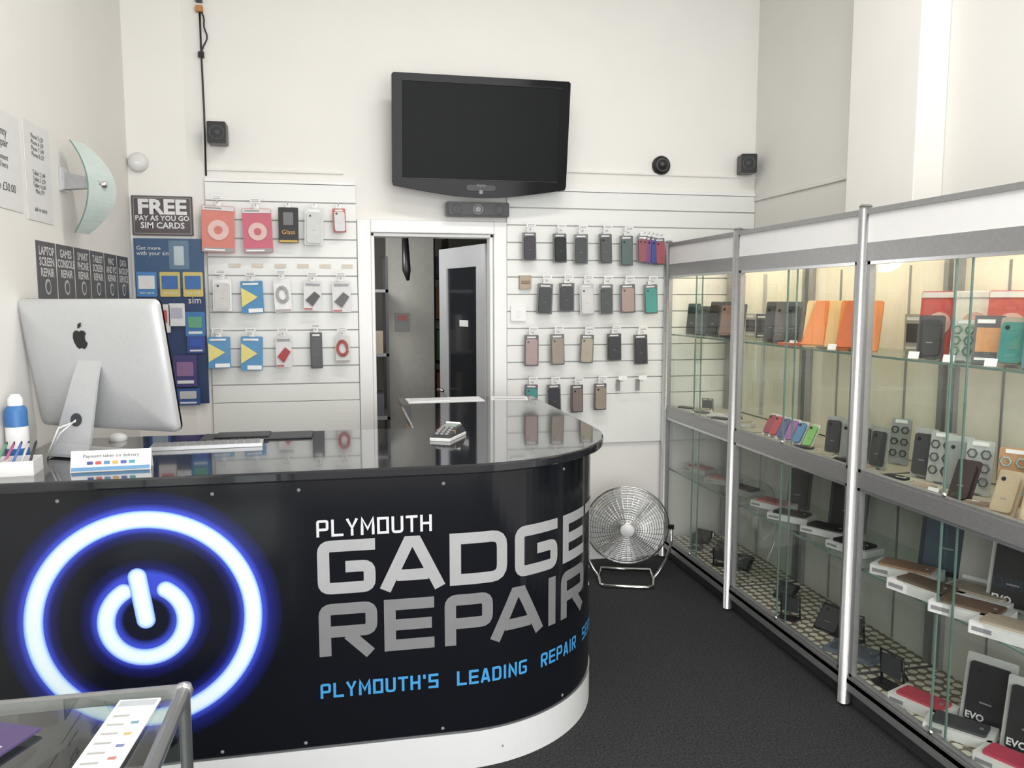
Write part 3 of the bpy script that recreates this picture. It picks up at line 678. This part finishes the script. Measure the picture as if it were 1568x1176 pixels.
# ---------------------------------------------------------------- glass showcases on right
XF, XK = 1.90, 2.32
WARMT = mat('warm_tube', (1, .86, .65), .5, emit=6)
def showcase(y0, y1):
    b = MB(); Lg = y1-y0
    b.box(XF+.04, XK, y0+.005, y1-.005, 0, .075, DARK)
    b.box(XF, XF+.03, y0+.02, y1-.02, .070, .130, ALUD); b.box(XF+.0, XK, y0+.01, y1-.01, .10, .118, ALUD); b.box(XF+.03, XK-.01, y0+.015, y1-.015, .118, .122, DOT)
    b.box(XF, XF+.03, y0+.02, y1-.02, .885, .945, ALUD); b.box(XF+.03, XK-.01, y0+.015, y1-.015, .905, .922, ALUD); b.box(XF+.03, XK-.012, y0+.015, y1-.015, .922, .925, C(.62, .56, .45))
    b.box(XF, XF+.03, y0+.02, y1-.02, 1.742, 1.81, ALUD); b.box(XF+.004, XF+.02, y0+.02, y1-.02, 1.81, 1.915, WHITE)
    b.box(XF-.004, XF+.03, y0+.02, y1-.02, 1.915, 1.935, ALUD); b.box(XF+.02, XK, y0+.01, y1-.01, 1.92, 1.935, ALUD)
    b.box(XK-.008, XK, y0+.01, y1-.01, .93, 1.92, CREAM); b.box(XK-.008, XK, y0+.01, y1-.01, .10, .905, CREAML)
    for y in (y0+.018, y1-.046):
        b.box(XF+.002, XF+.026, y, y+.028, .1, 1.80, ALUD); b.box(XK-.03, XK-.008, y, y+.025, .1, 1.92, ALUD)
    for z in (1.39, .56):
        b.face([(XF+.04, y0+.02, z), (XK-.01, y0+.02, z), (XK-.01, y1-.02, z), (XF+.04, y1-.02, z)], GLS); b.box(XF+.037, XF+.043, y0+.02, y1-.02, z-.006, z+.002, GEDGE)
    ym = (y0+y1)/2
    for z0, z1 in ((.945, 1.742), (.130, .885)):
        b.face([(XF+.010, y0+.03, z0), (XF+.010, ym+.03, z0), (XF+.010, ym+.03, z1), (XF+.010, y0+.03, z1)], GL)
        b.face([(XF+.019, ym-.03, z0), (XF+.019, y1-.03, z0), (XF+.019, y1-.03, z1), (XF+.019, ym-.03, z1)], GL)
        b.box(XF+.007, XF+.013, ym+.026, ym+.032, z0, z1, GEDGE); b.box(XF+.016, XF+.022, ym-.032, ym-.027, z0, z1, GEDGE)
        b.box(XF+.002, XF+.026, y0+.03, y1-.03, z0, z0+.012, ALUD); b.box(XF+.002, XF+.026, y0+.03, y1-.03, z1-.012, z1, ALU)
        b.face([(XF+.03, y0+.012, z0), (XK-.01, y0+.012, z0), (XK-.01, y0+.012, z1), (XF+.03, y0+.012, z1)], GL)
        b.box(XK-.016, XK-.008, ym-.014, ym+.014, z0, z1, ALU)
        for q in (-.24, .24): b.box(XK-.012, XK-.008, ym+q-.005, ym+q+.005, z0, z1, ALUD)
        b.M = T(XF-.002, ym+.01, z0+.022) @ RY(-90); b.lathe([(0, .008), (.008, .007), (.008, 0)], STEEL, 12); b.M = Matrix.Identity(4)
    b.tube([(XF+.06, y0+.06, 1.90), (XF+.06, y1-.06, 1.90)], .01, WARMT, 8)
    for y in ((y0,) if y1 < 4.5 else (y0, y1-.022)):
        b.tube([(XF+.005, y, .01), (XF+.005, y, 1.945)], .023, ALU, 20); b.tube([(XF+.005, y, 1.945), (XF+.005, y, 1.952)], [.025, .018], STEEL, 20)
    ob = b.build('glass_showcase', recalc=False)
    li = bpy.data.lights.new('showcase_light', 'AREA'); li.shape = 'RECTANGLE'; li.size = .12; li.size_y = Lg-.15; li.energy = 3.0; li.color = (1, .87, .68)
    lo = bpy.data.objects.new('showcase_light', li); lo.location = (2.08, (y0+y1)/2, 1.90); COL.objects.link(lo); lo.parent = ob
    return ob
case_far = showcase(3.72, 4.62); case_mid = showcase(2.72, 3.72); case_near = showcase(1.72, 2.72)

ROT = -62
def stand(b, x, y, z, w, h, card, prod, lean=8, rot=None, kind='case'):
    if rot is None: rot = ROT+random.uniform(-12, 10)
    b.M = T(x, y, z+.002) @ RZ(rot) @ RX(-lean)
    if kind == 'case':
        b.prism(rrect(0, h/2, w, h, .008), 0, .006, card); b.prism(rrect(0, h*.48, w*.8, h*.82, .012), -.012, 0, prod)
        b.prism(circ(-w*.2, h*.78, .007, 12), -.014, -.01, BLK); b.box(-w*.12, w*.12, -.0135, -.012, h*.35, h*.37, GREY)
    elif kind == 'pad':
        b.prism(rrect(0, h/2, w, h, .006), 0, .012, card); b.prism(circ(0, h*.5, w*.30), -.004, 0, C(.75, .45, .38)); b.prism(circ(0, h*.5, w*.12), -.006, 0, prod)
        b.box(-w*.48, w*.48, -.004, 0, h*.90, h*.985, C(.7, .68, .66))
    elif kind == 'folio':
        b.prism(rrect(0, h/2, w, h, .01), 0, .01, card); b.prism([(-w*.5, .01), (-w*.05, .01), (-w*.05, h*.98), (-w*.3, h*.98)], -.012, 0, prod)
    elif kind == 'hex':
        b.prism(rrect(0, h/2, w, h, .008), 0, .006, card)
        for cx in (-.25, .25):
            for cz in (.25, .5, .75):
                b.tube([(w*cx+w*.17*math.cos(q*math.pi/3), -.007, h*cz+w*.17*math.sin(q*math.pi/3)) for q in range(6)], .003, prod, 5, True)
        b.box(-w*.3, w*.3, -.003, 0, h*.90, h*.97, PAPER)
    elif kind == 'box':
        b.box(-w/2, w/2, 0, w*.4, 0, h, card); b.box(-w*.4, w*.4, -.0015, 0, h*.25, h*.75, prod); b.box(-w*.4, w*.2, -.0015, 0, h*.84, h*.92, PAPER); b.box(-w*.4, w*.3, -.0015, 0, h*.08, h*.13, PAPER)
        return
    b.box(-w*.2, w*.2, .0, .045, 0, .006, C(.3, .3, .3))
def flat(b, x, y, z, boxc, ph, rot=None, w=.19, d=.11, hh=.028):
    if rot is None: rot = ROT+random.uniform(-12, 12)
    b.M = T(x, y, z+.002) @ RZ(rot)
    b.prism(rrect(0, 0, w, d, .006), 0, hh, boxc, 'z'); b.prism(rrect(0, 0, w*.8, d*.72, .012), hh, hh+.009, ph, 'z')
    b.prism(circ(w*.3, 0, .006, 12), hh+.009, hh+.011, GREY, 'z'); b.box(-w*.45, -w*.2, -d/2-.0006, -d/2, hh*.3, hh*.7, GREY)
def easel(b, x, y, z, s=1.0):
    b.M = T(x, y, z+.002) @ RZ(ROT+random.uniform(-20, 20)) @ Matrix.Scale(s, 4)
    b.tube([(-.04, 0, .004), (-.04, -.01, .10), (.04, -.01, .10), (.04, 0, .004)], .004, BLK, 6); b.tube([(-.04, .0, .006), (.04, 0, .006)], .004, BLK, 6)
    b.tube([(0, -.01, .10), (0, .06, .004)], .004, BLK, 6); b.box(-.04, .04, -.045, -.001, .004, .010, BLK); b.box(-.034, .034, -.012, -.006, .03, .09, DARK)
K = C(.02, .02, .022); KG = C(.07, .07, .075); OR = C(1, .28, .03); YO = C(1, .68, .28)
def label(b, x, y, z):
    b.M = T(x, y, z+.002) @ RZ(ROT) @ RX(-20); b.box(-.018, .018, 0, .002, 0, .026, PAPER)
WHS = C(.85, .85, .83)
b = MB()
for y, c in ((4.50, K), (4.36, KG), (4.22, K), (4.05, C(.35, .2, .15)), (3.93, KG)): stand(b, 2.02, y, 1.39, .085, random.uniform(.16, .2), C(.12, .13, .13), c)
for y, c in ((4.42, C(.2, .3, .4)), (4.12, C(.6, .55, .5)), (3.98, C(.1, .1, .1))): stand(b, 2.20, y, 1.39, .08, .13, c, K, 0, kind='box')
for i, y in enumerate((4.5, 4.42, 4.3, 4.18, 4.05, 3.92)): flat(b, 2.00+.06*(i % 2), y, .925, WHS, (K, C(.5, .4, .3), KG, WH, K, C(.6, .5, .4))[i], w=.13, d=.07, hh=.02)
for y in (4.46, 4.1): easel(b, 2.12, y, .925, .8)
for y, c in ((4.45, C(.55, .14, .1)), (4.15, C(.5, .2, .15)), (3.9, K)): flat(b, 2.08, y, .56, C(.5, .5, .45), c)
for y, c in ((4.45, K), (4.2, KG), (3.95, K)): stand(b, 2.08, y, .122, .12, .10, c, KG, 50)
for y in (4.35, 4.05): easel(b, 2.02, y, .122, .9)
b.build('displayed_phone_accessories', case_far)
b = MB()
for y, c in ((3.60, C(.10, .10, .11)), (3.50, C(.20, .18, .17)), (3.41, KG)): stand(b, 2.03, y, 1.39, .085, .20, C(.18, .18, .18), c)
stand(b, 2.03, 3.13, 1.39, .22, .21, YO, OR, 14, -55, kind='folio'); stand(b, 2.05, 2.95, 1.39, .17, .21, OR, C(.85, .18, .04), 14, -55, kind='folio')
b.M = T(2.03, 3.30, 1.393) @ RZ(ROT); b.prism(rrect(0, 0, .20, .13, .008), 0, .012, C(.75, .15, .05), 'z')
for y, c in ((3.5, C(.6, .55, .5)), (3.35, C(.3, .3, .32)), (2.82, C(.5, .45, .4))): stand(b, 2.22, y, 1.39, .08, .15, c, K, 0, kind='box')
for i, (y, c) in enumerate(((3.63, C(.4, .05, .1)), (3.57, C(.6, .05, .08)), (3.50, C(.1, .12, .35)), (3.43, C(.45, .15, .55)), (3.36, C(.1, .3, .6)), (3.27, C(.25, .65, .15)))): stand(b, 2.04, y, .925, .05, .13, C(.75, .75, .75), c, 40, ROT)
for y, c in ((3.10, KG), (2.99, C(.3, .32, .32)), (2.90, K), (2.80, KG)): stand(b, 2.06, y, .925, .075, .17, C(.45, .46, .44), c)
for y, c in ((3.14, C(.5, .5, .48)), (2.86, C(.4, .42, .42))): stand(b, 2.20, y, .925, .08, .19, c, K, kind='hex')
for y, c in ((3.2, K), (3.05, C(.5, .45, .35)), (2.9, K), (2.80, C(.6, .35, .2))): flat(b, 1.985, y, .925, C(.6, .58, .5), c, w=.11, d=.06, hh=.014)
for x, y, c in ((2.08, 3.6, C(.5, .13, .12)), (2.05, 3.38, K), (2.08, 3.14, K), (2.05, 2.9, K)): flat(b, x, y, .56, WH, c, w=.2, d=.12)
stand(b, 2.18, 3.15, .56, .17, .26, KG, K); stand(b, 2.18, 3.55, .56, .12, .2, KG, K)
stand(b, 2.06, 3.1, .122, .13, .13, K, KG, 35); flat(b, 2.06, 2.88, .122, C(.2, .25, .35), C(.12, .14, .18), w=.22, d=.14, hh=.012); stand(b, 2.08, 3.5, .122, .11, .1, K, KG, 50)
easel(b, 2.0, 3.28, .122, 1.1); easel(b, 2.14, 3.0, .122, 1.2)
for y in (3.3, 3.0, 2.82): label(b, 1.97, y, 1.39)
b.build('displayed_phone_accessories', case_mid)
b = MB()
stand(b, 2.14, 2.60, 1.39, .14, .24, C(.62, .07, .05), C(.5, .05, .04), 6, -60, kind='pad'); stand(b, 2.17, 2.46, 1.39, .15, .24, C(.8, .76, .7), C(.55, .15, .1), 6, -60, kind='pad'); stand(b, 2.17, 2.30, 1.39, .15, .24, C(.62, .10, .07), C(.5, .05, .04), 6, -60, kind='pad')
stand(b, 2.2, 2.12, 1.39, .13, .2, C(.75, .72, .68), C(.4, .4, .4), 0, kind='box')
for y, c, cd, kd in ((2.49, K, KG, 'case'), (2.34, C(.12, .30, .18), C(.72, .74, .70), 'hex'), (2.23, C(.75, .35, .12), C(.15, .15, .16), 'box'), (2.13, C(.05, .32, .28), C(.5, .4, .3), 'case'), (2.03, C(.7, .35, .12), C(.10, .25, .30), 'box'), (1.94, C(.12, .25, .4), K, 'case')): stand(b, 2.02, y, 1.39, .085, random.uniform(.14, .17), cd, c, 10, kind=kd)
for y, c, cd, kd in ((2.62, KG, C(.5, .5, .5), 'case'), (2.53, C(.10, .11, .11), C(.55, .57, .55), 'hex'), (2.44, C(.35, .37, .36), C(.6, .6, .6), 'case'), (2.35, C(.12, .14, .14), C(.6, .62, .6), 'hex'), (2.20, C(.4, .6, .6), C(.62, .32, .14), 'hex'), (2.08, C(.45, .6, .55), C(.62, .34, .16), 'hex'), (1.97, C(.5, .45, .4), C(.62, .3, .12), 'box')): stand(b, 2.12, y, .925, .09, .19, cd, c, kind=kd)
for y, c in ((2.28, C(.05, .03, .03)), (2.10, C(.55, .42, .26)), (1.98, C(.6, .47, .28))): stand(b, 1.99, y, .925, .08, .15, c, c, 26)
for y, c in ((2.58, K), (2.44, C(.5, .4, .3)), (2.18, C(.3, .2, .15))): flat(b, 1.985, y, .925, C(.6, .58, .5), c, w=.11, d=.06, hh=.014)
for x, y, c in ((2.05, 2.58, C(.35, .2, .12)), (1.99, 2.40, C(.15, .1, .07)), (2.12, 2.3, C(.4, .33, .25)), (2.0, 2.2, C(.2, .12, .08)), (2.0, 2.02, C(.5, .4, .3))): flat(b, x, y, .56, WHS, c, w=.23, d=.13, hh=.035)
stand(b, 2.19, 2.55, .56, .20, .29, C(.03, .04, .06), C(.05, .08, .12), 10, kind='case'); stand(b, 2.22, 2.42, .56, .14, .27, C(.5, .5, .46), C(.5, .5, .46), 10, kind='box')
for y in (2.20, 2.02):
    stand(b, 2.15, y, .56, .16, .25, C(.62, .62, .6), K, 12, ROT); stand(b, 2.12, y+.05, .122, .16, .25, C(.62, .62, .6), K, 12, ROT)
    for (xx, yy, zz) in ((2.15, y, .562), (2.12, y+.05, .124)):
        b.M = T(xx, yy, zz) @ RZ(ROT) @ RX(-12); b.text('EVO', .032, -.028, .028, PW, y=-.016, bold=.001)
easel(b, 2.03, 2.60, .122, 1.3)
for x, y, c in ((2.02, 2.42, C(.62, .05, .09)), (2.02, 2.24, KG), (2.03, 2.02, C(.62, .04, .10)), (2.05, 1.88, K)): flat(b, x, y, .122, WHS, c, w=.21, d=.12, hh=.035)
for y in (2.55, 2.38, 2.2): label(b, 1.975, y, .925); label(b, 1.965, y-.05, 1.39)
b.build('displayed_phone_accessories', case_near)

# ---------------------------------------------------------------- low glass case, near left
b = MB(); x0, x1, y0, y1, zt = -1.06, -.305, .62, 1.49, .90
b.box(x0+.01, x1-.01, y0+.01, y1-.01, 0.0, .45, KICK)
b.box(x0+.01, x1-.01, y0+.01, y1-.01, .45, .46, PAPER)
for p, q in (((x0, y0), (x1, y0)), ((x1, y0), (x1, y1)), ((x1, y1), (x0, y1)), ((x0, y1), (x0, y0))):
    b.tube([(p[0], p[1], zt-.010), (q[0], q[1], zt-.010)], .013, ALU, 12); b.tube([(p[0], p[1], zt-.010), (p[0], p[1], 0.0)], .011, ALU, 12)
    b.face([(p[0], p[1], .46), (q[0], q[1], .46), (q[0], q[1], zt-.02), (p[0], p[1], zt-.02)], GL)
for p in ((x0, y0), (x1, y0), (x1, y1), (x0, y1)):
    b.M = T(p[0], p[1], zt-.010); b.lathe([(0, -.02), (.013, -.012), (.0165, 0), (.013, .012), (0, .0165)], ALU, 16)
b.M = Matrix.Identity(4)
b.face([(x0, y0, zt), (x1, y0, zt), (x1, y1, zt), (x0, y1, zt)], glass('case_top_glass', (.80, .85, .83), .9, .6, .14))
b.face([(x0+.02, y0+.02, .68), (x1-.02, y0+.02, .68), (x1-.02, y1-.02, .68), (x0+.02, y1-.02, .68)], GLS); b.box(x0+.02, x1-.02, y1-.022, y1-.018, .676, .682, GEDGE)
for i in range(5):
    b.M = T(-.95+i*.13, 1.33, .684) @ RZ(8*i); b.prism(rrect(0, 0, .075, .15, .01), 0, .01, K if i % 2 else C(.2, .2, .22), 'z'); b.M = T(-.95+i*.13, 1.1, .684) @ RZ(-9*i); b.prism(rrect(0, 0, .075, .15, .01), 0, .01, C(.6, .6, .6) if i % 2 else KG, 'z')
b.build('glass_display_case', recalc=False)
b = MB(); b.M = T(-.372, 1.335, zt+.0055) @ RZ(-4)
b.box(-.034, .034, -.12, .10, 0, .004, PAPER); b.box(-.030, .030, .075, .095, .004, .0045, C(.55, .6, .65))
for i in range(6): b.box(-.026, .0, -.10+i*.028, -.094+i*.028, .004, .0045, C(.5, .5, .5))
for i in range(4): b.box(.010, .022, -.09+i*.035, -.082+i*.035, .004, .0046, (C(.6, .25, .2), C(.2, .25, .5), C(.7, .5, .2), C(.2, .4, .5))[i])
b.build('leaflet')
b = MB(); b.M = T(-.565, 1.33, zt+.0055) @ RZ(-25); b.box(-.045, .045, -.06, .06, 0, .004, C(.10, .06, .20)); b.box(-.04, .03, -.05, 0, .004, .0045, C(.7, .7, .8)); b.build('leaflet')

# ---------------------------------------------------------------- unseen ceiling lights, added to brighten the back wall
TUBE = mat('added_tube_glow', (1, .97, .9), .5, emit=5)
for y in (.6, 2.7):
    b = MB(); b.box(.1, 1.5, y-.06, y+.06, ZC-.05, ZC-.001, WHITE)
    for dy in (-.03, .03): b.tube([(.14, y+dy, ZC-.065), (1.46, y+dy, ZC-.065)], .013, TUBE, 10)
    ob = b.build('added_ceiling_light')
    li = bpy.data.lights.new('added_tube_area', 'AREA'); li.shape = 'RECTANGLE'; li.size = 1.4; li.size_y = .14; li.energy = 28; li.color = (1, .97, .92)
    lo = bpy.data.objects.new('added_ceiling_lamp', li); lo.location = (.8, y, ZC-.09); COL.objects.link(lo); lo.parent = ob
li = bpy.data.lights.new('window_daylight', 'AREA'); li.shape = 'RECTANGLE'; li.size = 3.2; li.size_y = 2.5; li.energy = 152; li.color = (.985, .985, 1)
lo = bpy.data.objects.new('window_daylight', li); lo.location = (.7, YF+.03, 1.68); lo.rotation_euler = (math.radians(90), 0, 0); COL.objects.link(lo)
li = bpy.data.lights.new('backroom_fill', 'POINT'); li.energy = 17; li.shadow_soft_size = .15; lo = bpy.data.objects.new('backroom_fill', li); lo.location = (-.05, 5.3, 1.95); COL.objects.link(lo)  # unseen point light added to brighten the doorway

w = bpy.data.worlds.new('world'); sc.world = w; w.use_nodes = True
bg = w.node_tree.nodes['Background']; sky = w.node_tree.nodes.new('ShaderNodeTexSky'); sky.sky_type = 'HOSEK_WILKIE'; sky.turbidity = 8
mx = w.node_tree.nodes.new('ShaderNodeMixRGB'); mx.inputs['Fac'].default_value = .75; mx.inputs['Color2'].default_value = (.9, .93, 1, 1)
w.node_tree.links.new(sky.outputs['Color'], mx.inputs['Color1']); w.node_tree.links.new(mx.outputs['Color'], bg.inputs['Color']); bg.inputs['Strength'].default_value = .9

# ---------------------------------------------------------------- camera
cam = bpy.data.cameras.new('camera'); cam.sensor_width = 36; cam.lens = 28.24; cam.clip_start = .05
co = bpy.data.objects.new('camera', cam); co.location = (0, 0, 1.6); co.rotation_euler = (math.radians(84), 0, math.radians(-11.6)); COL.objects.link(co)
sc.camera = co
